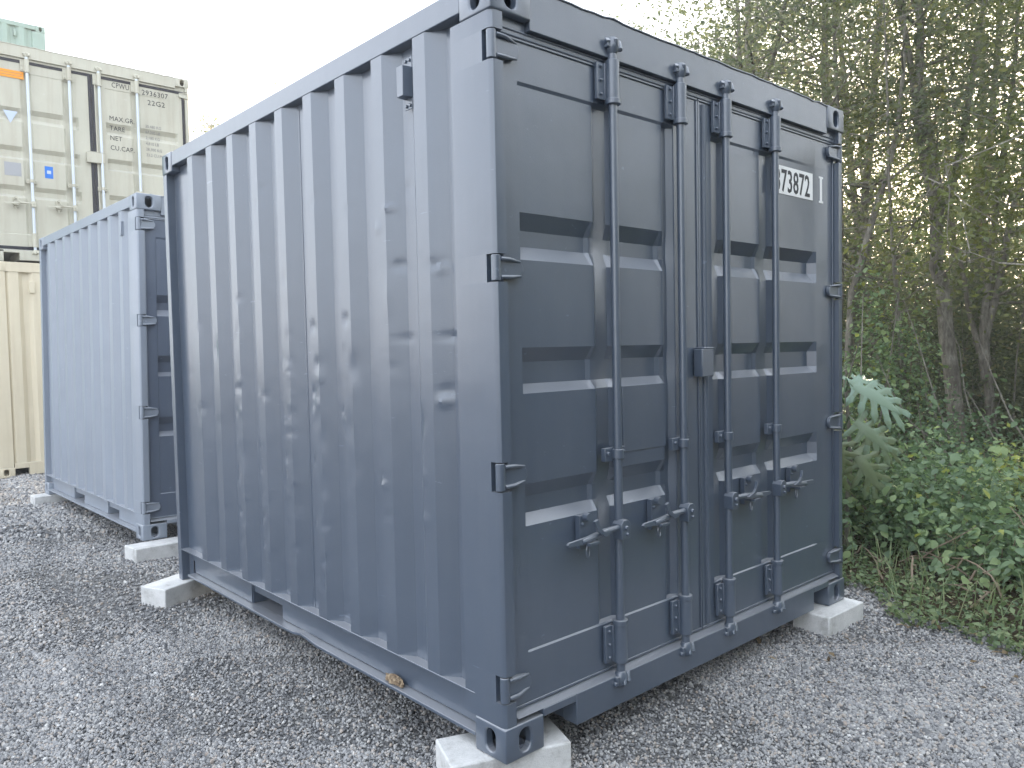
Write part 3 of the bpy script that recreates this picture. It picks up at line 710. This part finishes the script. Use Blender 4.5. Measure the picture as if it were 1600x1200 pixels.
# ------------------------------------------------------------------ foliage
def leaf_mesh(name, c, size, m, parent=None, droop=.3, aspect=.45, tint=None, up=.3, fold=True):
    """one folded diamond leaf (4 triangles as 2 quads... kept to two triangles each side) per centre"""
    n = len(c); c = np.asarray(c); size = np.broadcast_to(size, (n,))
    d = rng.normal(size=(n, 3)); d[:, 2] = d[:, 2]*.6-droop; d /= np.linalg.norm(d, axis=1, keepdims=True)
    nn = rng.normal(size=(n, 3)); nn[:, 2] += up*2.5; s = np.cross(d, nn); s /= np.linalg.norm(s, axis=1, keepdims=True)+1e-9
    nn = np.cross(s, d)
    L = size[:, None]; w = L*aspect*.5
    a = c-d*L*.5; b = c+d*L*.5; mid = c-d*L*.06
    l = mid+s*w+nn*w*.25; r_ = mid-s*w+nn*w*.25
    v = np.stack([a, r_, b, l], 1).reshape(-1, 3)
    me = bpy.data.meshes.new(name)
    me.vertices.add(4*n); me.vertices.foreach_set('co', v.astype(np.float32).ravel())
    base = np.arange(n)[:, None]*4
    tri = (base+np.array([[0, 1, 2, 0, 2, 3]])).ravel()
    me.loops.add(6*n); me.loops.foreach_set('vertex_index', tri.astype(np.int32))
    me.polygons.add(2*n); me.polygons.foreach_set('loop_start', np.arange(0, 6*n, 3, dtype=np.int32))
    at = me.attributes.new('tint', 'FLOAT', 'FACE')
    t = rng.random(n) if tint is None else np.clip(tint, 0, 1)
    at.data.foreach_set('value', np.repeat(t, 2).astype(np.float32))
    me.update(); me.validate()
    me.materials.append(m)
    o = bpy.data.objects.new(name, me); COL.objects.link(o)
    if parent: o.parent = parent
    return o
def path(p0, p1, n, wob, r=None):
    r = r or rng
    p0, p1 = np.array(p0, float), np.array(p1, float); t = np.linspace(0, 1, n)[:, None]
    p = p0+(p1-p0)*t; off = np.cumsum(r.normal(0, wob, (n, 3)), 0); off -= t*off[-1]; off[0] = 0
    return p+off
def interp(P, t):
    P = np.asarray(P); f = t*(len(P)-1); i = min(int(f), len(P)-2); return P[i]+(P[i+1]-P[i])*(f-i)
def tree(name, label, trunk, r0, seed, limbs=14, limb_len=(1.0, 2.2), start=.3, leaves=14000, lsize=(.050, .085), tint=(.4, .25), matk='leaf', group=None, forks=(), spread=.30, droop=.25, rise=.5):
    global rng
    keep = rng; rng = np.random.default_rng(seed)
    trunk = np.asarray(trunk, float); base = trunk[0].copy()
    root = empty(name, tuple(base)); tag(root, label, 'tree', group)
    P = trunk-base; k = 4
    fine = [P[0]]
    for a, b_ in zip(P[:-1], P[1:]): fine += list(path(a, b_, k+1, .015*r0/.06)[1:])
    P = np.array(fine); n = len(P)
    mb = MB(); rad = [r0*(1.25 if i == 0 else 1)*(1-.82*i/(n-1)) for i in range(n)]
    mb.tube(P, rad, 9); mb.build('trunk', M['bark'], root, smooth=60)
    lb = MB(); ends = []; H_ = P[-1][2]
    mains = [(P, r0)]
    for f in forks:
        Q = path(f[0]-base, f[1]-base, 8, .03); mains.append((Q, f[2])); lb.tube(Q, [f[2]*(1-.75*i/7) for i in range(8)], 7)
    for i in range(limbs):
        Pm, rm = mains[i % len(mains)] if i % 3 == 0 else mains[0]
        t = start+(1-start)*((i+rng.random())/limbs); t = min(t, .98)
        p0 = interp(Pm, t); az = rng.random()*6.283; ln = rng.uniform(*limb_len)*(1.15-.6*max(0, t-.3))
        p1 = p0+np.array([math.cos(az)*ln, math.sin(az)*ln, ln*rng.uniform(.1, 1.0)*rise*1.4])
        Q = path(p0, p1, 7, .05*ln/1.5); rr = max(.010, r0*.38*(1-.6*t))
        lb.tube(Q, [rr*(1-.8*j/6) for j in range(7)], 5, cap=False)
        for j in range(5):
            q0 = interp(Q, rng.uniform(.45, 1)); a2 = rng.normal(size=3); a2[2] = a2[2]*.5+.1; a2 /= np.linalg.norm(a2)
            q1 = q0+a2*ln*rng.uniform(.25, .6); T = path(q0, q1, 4, .03)
            lb.tube(T, [.007, .006, .004, .002], 3, cap=False); ends.append(T)
    lb.build('limb', M['bark'], root, smooth=60)
    if leaves:
        per = leaves//len(ends)+1; cs = []; ts = []
        for T in ends:
            t = rng.random(per)**.7; f = t*3; i = np.minimum(f.astype(int), 2); c = T[i]+(T[i+1]-T[i])*(f-i)[:, None]
            cs.append(c+rng.normal(0, spread, (per, 3))*[1, 1, .8]); ts.append(np.full(per, rng.normal(tint[0], tint[1]*.6))+rng.normal(0, tint[1]*.7, per))
        c = np.concatenate(cs); ts = np.concatenate(ts)
        leaf_mesh('crown', c, rng.uniform(lsize[0], lsize[1], len(c)), M[matk], root, tint=ts, droop=droop)
    rng = keep
    return root
def clone(root, loc, rz, sc=1, label=None, group=None):
    o = root.copy(); COL.objects.link(o); o.location = loc; o.rotation_euler = (0, 0, rz); o.scale = (sc, sc, sc)
    if label: o['label'] = label
    if group: o['group'] = group
    for ch in root.children:
        c = ch.copy(); COL.objects.link(c); c.parent = o
    return o
F = lambda x, y: float(floor_z(np.float64(x), np.float64(y)))
A = np.array
# the trees one can tell apart beside the dark container
tree('tree', 'tall grey forked tree, the thickest trunk right of the dark container', [(7.55, 1.10, F(7.55, 1.1)), (7.52, 1.30, 1.94), (7.5, 1.34, 2.76), (7.42, 1.52, 4.1), (7.4, 1.5, 6.2), (7.6, 1.4, 9.2)], .088, 21,
     limbs=18, leaves=11000, start=.58, forks=((A((7.5, 1.33, 2.35)), A((7.15, 1.85, 6.2)), .055), (A((7.5, 1.33, 2.6)), A((7.9, .7, 6.4)), .045)))
tree('tree', 'slender tree leaning right just beside the door edge of the dark container', [(6.6, 1.95, F(6.6, 1.95)), (6.62, 1.88, 1.9), (6.85, 1.62, 3.1), (7.0, 1.5, 4.5), (7.1, 1.6, 7.0)], .05, 22, limbs=14, leaves=10500, start=.28)
tree('tree', 'dark straight thin tree touching the right edge of the dark container', [(7.4, 2.42, F(7.4, 2.4)), (7.38, 2.36, 2.8), (7.3, 2.4, 5.0), (7.4, 2.4, 8.5)], .045, 23, limbs=14, leaves=10500, start=.25)
tree('tree', 'multi-stemmed brown tree at the far right edge of the photo', [(8.2, 1.0, F(8.2, 1)), (8.15, 1.1, 1.5), (8.3, 1.05, 2.6), (8.5, .9, 4.6), (8.6, .9, 8.0)], .058, 24, limbs=16, leaves=10500, start=.22,
     forks=((A((8.15, 1.1, 1.3)), A((8.6, .65, 4.5)), .045), (A((8.15, 1.08, .9)), A((7.9, 1.5, 3.8)), .035)))
tree('tree', 'thin bare-stemmed tree between the forked tree and the dark container', [(6.9, 1.35, F(6.9, 1.35)), (6.87, 1.45, 1.0), (6.75, 1.52, 2.4), (6.7, 1.6, 5.2)], .04, 25, limbs=12, leaves=5000, start=.45, matk='leafb')
tree('tree', 'leafy yellow green sapling at the right end of the vine mound', [(6.3, -.1, F(6.3, -.1)), (6.3, -.1, 1.2), (6.45, 0, 2.6), (6.5, .1, 4.6)], .035, 26, limbs=10, leaves=5000, start=.4, matk='leafb', limb_len=(.6, 1.3))
tree('tree', 'spreading tree rising behind the dark container roof with a long bare limb', [(8.0, 4.1, F(8.0, 4.1)), (7.9, 4.0, 3), (7.8, 3.8, 5.2), (7.7, 3.7, 8.4)], .10, 27, limbs=22, leaves=15000, start=.26, limb_len=(1.3, 2.6),
     forks=((A((7.88, 3.95, 3.4)), A((7.0, 3.6, 6.4)), .05), (A((7.85, 3.9, 4.2)), A((6.9, 2.3, 6.2)), .045)))
# trees deeper in the wood: a few of each kind, then copies
GL = 'slender grey-stemmed tree standing among others deep in the wood'; GG = 'slender trees deep in the wood'
protos = [tree('tree', GL, [(9.8, 3.4, F(9.8, 3.4)), (9.9, 3.3, 3), (9.7, 3.5, 6), (9.8, 3.5, 9.5)], .075, 31, limbs=20, leaves=6500, start=.18, group=GG, limb_len=(1.1, 2.3)),
          tree('tree', GL, [(10.2, 1.6, F(10.2, 1.6)), (10.0, 1.7, 3), (10.1, 1.5, 6), (10.3, 1.6, 10)], .07, 32, limbs=20, leaves=6500, start=.12, group=GG, matk='leafb', limb_len=(1.1, 2.3)),
          tree('tree', GL, [(10.2, 5.2, F(10.2, 5.2)), (10.1, 5.1, 3), (10.2, 5.2, 5), (10.1, 5, 8.6)], .085, 33, limbs=22, leaves=8000, start=.15, group=GG, limb_len=(1.2, 2.5))]
spots = [(9.4, .3), (11.5, 4.6), (12.2, 2.4), (11.8, .4), (13.5, 3.4), (12.6, 6.6), (12.8, 5.8), (14.5, 1.6), (14.2, 5.2), (14.0, 7.4), (9.0, 2.6), (8.9, 3.3), (9.4, -1.4), (7.6, -1.7), (11.2, -1.0), (13.5, -.5)]
for i, (x, y) in enumerate(spots):
    clone(protos[i % 3], (x, y, F(x, y)), rng.random()*6.28, rng.uniform(.85, 1.15))
# unseen trees carry the wood on round the camera, added to darken the doors
for i, (x, y) in enumerate([(7.2, -5.6), (8.8, -4.4), (6.4, -7.2), (3.6, -7.6), (5.0, -8.6), (1.2, -7.8), (3.2, -9.6), (-.6, -8.6), (1.0, -10.2), (9.6, -6.6), (-2.6, -9.4), (-4.4, -9.8)]):
    clone(protos[i % 3], (x, y, F(x, y) if x > edge_x(y) else -.1), rng.random()*6.28, rng.uniform(.85, 1.1))
far = tree('tree', 'small distant treetop showing over the roof edge of the dark container, left one', [(8.35, 23.2, -.1), (8.3, 23.2, 4), (8.32, 23.2, 8.7)], .12, 41, limbs=14, leaves=2600, start=.55, lsize=(.07, .15), limb_len=(.5, 1.0), tint=(.8, .2))
clone(far, (9.9, 21.9, -.1), 2.0, 1.06, 'small distant treetop showing over the roof edge of the dark container, right one')

# undergrowth of the deep wood: one mass of leaves and thin stems
def mass(name, label, n, x0, x1, y0, y1, ztop, size, matk, tint, cat, cond=None, power=1.3):
    x = rng.uniform(x0, x1, n); y = rng.uniform(y0, y1, n); ok = (x > edge_x(y)+.3) | (y < -5)
    if cond is not None: ok &= cond(x, y)
    x, y = x[ok], y[ok]
    lump = .55+.45*np.sin(x*1.7+1.3*np.sin(y*1.1))*np.sin(y*1.9+x*.4)
    z = floor_z(x, y)+rng.random(len(x))**power*ztop*lump
    t = tint[0]+.25*np.sin(x*2.3+y*1.1)+rng.normal(0, tint[1], len(x))
    o = leaf_mesh(name, np.stack([x, y, z], -1), rng.uniform(size[0], size[1], len(x)), M[matk], tint=t)
    tag(o, label, cat, kind='stuff'); return o
mass('undergrowth', 'dense olive undergrowth filling the wood between the trunks', 200000, 7.6, 15.5, -4, 12, 3.9, (.045, .09), 'leaf', (.3, .25), 'undergrowth', power=.85)
mass('far_wood', 'far leafy wall of the wood behind all trunks', 90000, 14, 20, -8, 16, 6.5, (.12, .24), 'leaf', (.2, .2), 'wood', power=.9)
mass('shade_thicket', 'dense dark thicket closing the yard behind the photographer', 80000, -8, 13, -13, -6.0, 7.0, (.14, .26), 'leaf', (.25, .25), 'thicket', cond=lambda x, y: y < -6.2-.12*np.abs(x-1), power=.9)  # unseen leaf mass put behind the camera to block light from the doors
# thin bare stems of the undergrowth
mb = MB()
for i in range(150):
    x, y = rng.uniform(5.2, 11), rng.uniform(-1.5, 5)
    if x < edge_x(y)+1.6: continue
    h = rng.uniform(.8, 2.6); mb.tube(path((x, y, F(x, y)-.02), (x+rng.normal(0, .35), y+rng.normal(0, .35), F(x, y)+h), 5, .05), [.012, .010, .008, .006, .003], 4, cap=False)
tag(mb.build('thin_stems', M['bark'], smooth=60), 'thin bare stems among the undergrowth', 'stems', kind='stuff')

# ------------------------------------------------------------------ shrubs and vines near the gravel edge
def leaf_shape(kind, n=1):
    """a small folded leaf of 12 triangles, unit length along +X"""
    prof = [(0, .02), (.22, .34), (.48, .42), (.75, .26), (1, 0)]
    vs = []; fs = []
    for i, (u, w) in enumerate(prof):
        z = -.18*u*u; vs += [(u, -w, z+.10*w), (u, 0, z), (u, w, z+.10*w)]
    for i in range(len(prof)-1):
        a = i*3; fs += [(a, a+3, a+4, a+1), (a+1, a+4, a+5, a+2)]
    me = bpy.data.meshes.new('leaf'); me.from_pydata(vs, [], fs)
    at = me.attributes.new('tint', 'FLOAT', 'FACE'); at.data.foreach_set('value', [kind]*len(fs))
    me.materials.append(M['vine']); me.polygons.foreach_set('use_smooth', [True]*len(fs))
    return me
LV = [leaf_shape(t) for t in (.1, .3, .45, .6, .75, 1.0)]
def shrub(name, label, centre, rx, ry, h, n_obj, n_stuff, seed, size=(.045, .08), cat='shrub', matk='vine', tint=(.35, .25)):
    global rng
    keep = rng; rng = np.random.default_rng(seed)
    cx, cy = centre; cz = F(cx, cy); root = empty(name, (cx, cy, cz)); tag(root, label, cat)
    def pts(n, lo, hi):
        a = rng.random(n)*6.283; el = np.arcsin(rng.random(n)**.8); k = rng.uniform(lo, hi, n)
        bumpy = 1+.18*np.sin(a*3+seed)+.14*np.sin(a*5+el*6)
        return np.stack([np.cos(a)*np.cos(el)*rx*k*bumpy, np.sin(a)*np.cos(el)*ry*k*bumpy, np.sin(el)*h*k*bumpy+.02], -1)
    st = MB()
    for i in range(16):
        p = pts(1, .6, .95)[0]; st.tube(path((p[0]*.15, p[1]*.15, -.03), p, 5, .04), [.010, .008, .007, .005, .003], 5, cap=False)
    st.build('stem', M['drywood'], root, smooth=60)
    c = pts(n_stuff, .25, 1.0)
    o = leaf_mesh('foliage', c, rng.uniform(size[0]*.6, size[1]*.8, n_stuff), M[matk], root, tint=rng.normal(tint[0], tint[1], n_stuff), aspect=.7, droop=.15, up=.6); o['kind'] = 'stuff'
    c = pts(n_obj*2, .92, 1.06); cam = A((-1.68-cx, -1.93-cy, 1.39-cz)); front = c@cam; c = c[np.argsort(-front)[:n_obj]]
    for p in c:
        o = bpy.data.objects.new('leaf', LV[min(5 if rng.random() < .25 else 4, int(abs(rng.normal(tint[0]+.1, .28))*6))]); COL.objects.link(o); o.parent = root; o.location = p
        out = Vector((p[0], p[1], .2)).normalized(); az = math.atan2(out.y, out.x)+rng.normal(0, .9)
        o.rotation_euler = (rng.normal(0, .4), rng.uniform(-.1, .8), az); s = rng.uniform(*size); o.scale = (s, s*rng.uniform(.8, 1.1), s)
    rng = keep
    return root
shrub('vine_mound', 'big green leafy vine mound at the wood edge, right of the lobed plant', (4.25, .30), .95, .95, .62, 290, 7000, 51)
shrub('shrub', 'upright bright green shrub behind the lobed plant beside the container corner', (4.05, .95), .55, .5, .95, 180, 4000, 52, tint=(.5, .25))
shrub('vine_mound', 'low dark green vine mound at the right edge of the photo', (3.75, -.55), .62, .6, .34, 200, 3600, 53)
shrub('shrub', 'yellow green fern-like shrub behind the vine mound at far right', (5.8, .05), .8, .7, .55, 100, 2200, 54, tint=(.8, .2))
shrub('climbing_vine', 'bright green climbing vine thicket left of the forked tree', (6.6, 1.55), .55, .6, 2.0, 200, 7000, 55, tint=(.5, .25))
shrub('shrub', 'dark shrub at the foot of the forked tree', (6.3, .75), .8, .7, .8, 60, 2400, 56, tint=(.2, .2))

# lobed big-leaf plant
def lobed_leaf(size, tint, seed):
    """deeply cut leaf lying along +X: a blade round the midrib with pointed lobes on both sides, drooping to the tip"""
    r = np.random.default_rng(seed); vs = []; fs = []; tints = []
    dz = lambda x, y: -.50*(max(x, 0)**2)/size-.35*(y*y)/size
    n = 10; half = [.03+.10*math.sin(math.pi*(.12+.88*i/n)) for i in range(n+1)]
    for i in range(n+1):
        x = size*i/n
        for q in (-1, 0, 1): y = q*half[i]*size*(1 if i < n else .05); vs.append((x, y, dz(x, y)+(.010 if q == 0 else 0)))
    for i in range(n):
        a = i*3; fs += [(a, a+3, a+4, a+1), (a+1, a+4, a+5, a+2)]; tints += [tint]*2
    for q in (-1, 1):
        for k in range(5):                           # lobes
            i = 2*k+(0 if k < 4 else 0); x0 = size*i/n; ang = math.radians((100-17*k)*r.uniform(.93, 1.07)); ln = size*(.50-.045*abs(k-1.5))*r.uniform(.9, 1.1)
            y0 = half[i+1]*size*.8; w = size*.052
            dx, dy = math.cos(ang), math.sin(ang); b = len(vs)
            for u, ww in ((0, 1.5), (.35, 1.15), (.62, 1.5), (.82, .7)):
                for e in (-1, 0, 1):
                    x = x0+size*.07+dx*ln*u-dy*w*ww*e; y = y0+dy*ln*u+dx*w*ww*e; vs.append((x, q*y, dz(x, y)-(.012 if e else -.004)*(u > 0)))
            x = x0+size*.07+dx*ln; y = y0+dy*ln; vs.append((x, q*y, dz(x, y)-.025))
            for m_ in range(3):
                a = b+m_*3
                for e in (0, 1): fs.append((a+e, a+e+3, a+e+4, a+e+1) if q < 0 else (a+e+1, a+e+4, a+e+3, a+e)); tints.append(tint+r.uniform(-.08, .08))
            fs += [(b+9, b+12, b+10), (b+10, b+12, b+11)]; tints += [tint]*2
    me = bpy.data.meshes.new('leaf'); me.from_pydata(vs, [], fs)
    at = me.attributes.new('tint', 'FLOAT', 'FACE'); at.data.foreach_set('value', [float(np.clip(t, 0, 1)) for t in tints])
    me.materials.append(M['papaya']); me.polygons.foreach_set('use_smooth', [True]*len(fs))
    return me
px, py = 3.62, .56; PS = .78
pz = F(px, py); pp = empty('lobed_plant', (px, py, pz)); tag(pp, 'tall plant with large deeply lobed leaves beside the right corner of the dark container', 'plant')
MB().tube(path((0, 0, -.03), (-.01, -.02, 1.12), 8, .012), [.02, .02, .018, .016, .015, .014, .013, .011], 8).build('stem', M['bark'], pp, smooth=60)
camdir = Vector((-1.68-px, -1.93-py, 0)).normalized(); right = Vector((-camdir.y, camdir.x, 0))
for k, (along, dz, toward, size, tint, roll, tilt) in enumerate([(.06, 1.16, .10, .40, .84, -22, 50), (.07, .93, .16, .34, .6, -38, 62), (.06, .74, .2, .36, .5, -55, 66), (-.03, .80, .22, .34, .42, -88, 70),
        (-.06, 1.12, .1, .34, .9, 190, 55), (-.1, .9, .1, .34, .5, 215, 65), (.03, 1.18, -.12, .32, .75, 25, 35), (.08, .8, -.16, .34, .35, -10, 50), (-.06, .95, -.16, .3, .4, 150, 45)]):
    me = lobed_leaf(size*PS, tint+.1*(k > 0), 60+k); o = bpy.data.objects.new('leaf', me); COL.objects.link(o); o.parent = pp
    p = right*along+camdir*toward; p.z = dz
    t = math.radians(tilt); z = (Vector((0, 0, 1))*math.cos(t)+camdir*math.sin(t)).normalized()
    a = math.radians(roll); u2 = z.cross(right).normalized(); x = (right*math.cos(a)+u2*math.sin(a)); x = (x-z*x.dot(z)).normalized(); y = z.cross(x)
    o.matrix_local = Matrix(((x.x, y.x, z.x, p.x), (x.y, y.y, z.y, p.y), (x.z, y.z, z.z, p.z), (0, 0, 0, 1)))
    MB().tube([(0, 0, dz*.93), (p.x*.5, p.y*.5, dz+.03), (p.x, p.y, dz)], [.006, .005, .004], 5).build('leaf_stalk', M['vine'], pp, smooth=60)
    q = pp.children[-1].data.attributes.new('tint', 'FLOAT', 'FACE'); q.data.foreach_set('value', [.6]*len(pp.children[-1].data.polygons))

# ground cover, litter and dry branches along the edge
n = 15000; y = rng.uniform(-3.2, 3.5, n); u = rng.random(n)**1.5*1.5-.08; x = edge_x(y)+u
t = rng.normal(.42, .26, n)
o = leaf_mesh('ground_cover', np.stack([x, y, np.maximum(floor_z(x, y), -.1)+rng.random(n)*.075+.008], -1), rng.uniform(.02, .05, n), M['cover'], tint=t, aspect=.6, up=.7, droop=.05)
tag(o, 'low green and yellowing ground cover along the gravel edge', 'ground cover', kind='stuff')
n = 5000; y = rng.uniform(-3.2, 4, n); x = edge_x(y)+rng.random(n)*4-.1
x[:170] = edge_x(y[:170])-.1-1.6*rng.random(170)**2.2
o = leaf_mesh('leaf_litter', np.stack([x, y, np.where(x > edge_x(y)-.05, floor_z(x, y), ground_z(x, y)+.012)+.012], -1), rng.uniform(.02, .06, n), M['litter'], aspect=.5, up=2.0, droop=0)
tag(o, 'brown dead leaves lying on the soil', 'leaf litter', kind='stuff')
mb = MB()
for i in range(620):
    y_ = rng.uniform(-2.2, 1.2); x_ = float(edge_x(y_))+rng.uniform(.05, 1.6); z_ = F(x_, y_); h = rng.uniform(.1, .32); a = rng.random()*6.28
    w = .004; dx, dy = math.cos(a), math.sin(a); b2 = rng.uniform(.05, .2)
    mb.add([(x_-dy*w, y_+dx*w, z_), (x_+dy*w, y_-dx*w, z_), (x_+dy*w*.7+dx*b2*.4, y_-dx*w*.7+dy*b2*.4, z_+h*.7), (x_-dy*w*.7+dx*b2*.4, y_+dx*w*.7+dy*b2*.4, z_+h*.7), (x_+dx*b2, y_+dy*b2, z_+h)], [(0, 1, 2, 3), (3, 2, 4)])
o = mb.build('grass', M['cover'], smooth=0, fixn=False); at = o.data.attributes.new('tint', 'FLOAT', 'FACE'); at.data.foreach_set('value', rng.uniform(.3, .95, len(o.data.polygons)).astype(np.float32))
tag(o, 'thin grass blades at the wood edge', 'grass', kind='stuff')
lab = ['pale dry branch arching over the soil in front of the vine mound', 'dry branch lying flat at the left foot of the vine mound', 'forked dry branch leaning on the right vine mound', 'thin dry twig nearest the gravel at the right edge',
       'crooked dry branch crossing the arched one', 'short dry branch behind the crooked one', 'thin grey twig arching from the container side towards the vine mound', 'grey dry twig slanting up into the right vine mound', 'low straight twig along the soil near the gravel']
for i, (x_, y_, dx, dy, hh) in enumerate([(3.25, -.30, .55, -.25, .16), (3.2, .12, .4, .35, .06), (3.35, -.65, .5, .2, .22), (2.95, -.75, .35, -.35, .05), (3.3, -.42, .1, .5, .14), (3.5, -.2, .45, -.3, .1), (3.05, -.12, .5, .1, .10), (3.15, -.55, .35, .45, .12), (2.95, -.45, .6, -.1, .05)]):
    root = empty('fallen_branch', (x_, y_, F(x_, y_))); tag(root, lab[i], 'branch', 'dry branches at the wood edge')
    mb = MB(); Q = path((0, 0, .01), (dx, dy, .03), 9, .02); Q[:, 2] += hh*np.sin(np.linspace(0, 3.14, 9)); mb.tube(Q, [.0075-.0006*k for k in range(9)], 6)
    mb.build('branch', M['drywood'], root, smooth=60)
    for k in (2, 4, 6):
        mb = MB(); e = Q[k]+rng.normal(0, .12, 3); e[2] = abs(e[2]); mb.tube(path(Q[k], e, 4, .015), [.006, .005, .004, .002], 5); mb.build('twig', M['drywood'], root, smooth=60)

# ------------------------------------------------------------------ thin volume added round the whole yard to imitate sun glare
hm = bpy.data.materials.new('glare_volume'); hm.use_nodes = True; t = hm.node_tree; t.nodes.remove(t.nodes['Principled BSDF'])
pv = t.nodes.new('ShaderNodeVolumePrincipled'); pv.inputs['Density'].default_value = .003; pv.inputs['Color'].default_value = (.95, .96, .97, 1)
t.links.new(pv.outputs[0], t.nodes['Material Output'].inputs['Volume'])
tag(MB().box(-155, 155, -155, 155, -1.6, 15).build('glare_volume', hm, smooth=0), 'thin volume added over the yard to imitate sun glare', 'glare_volume', kind='stuff')
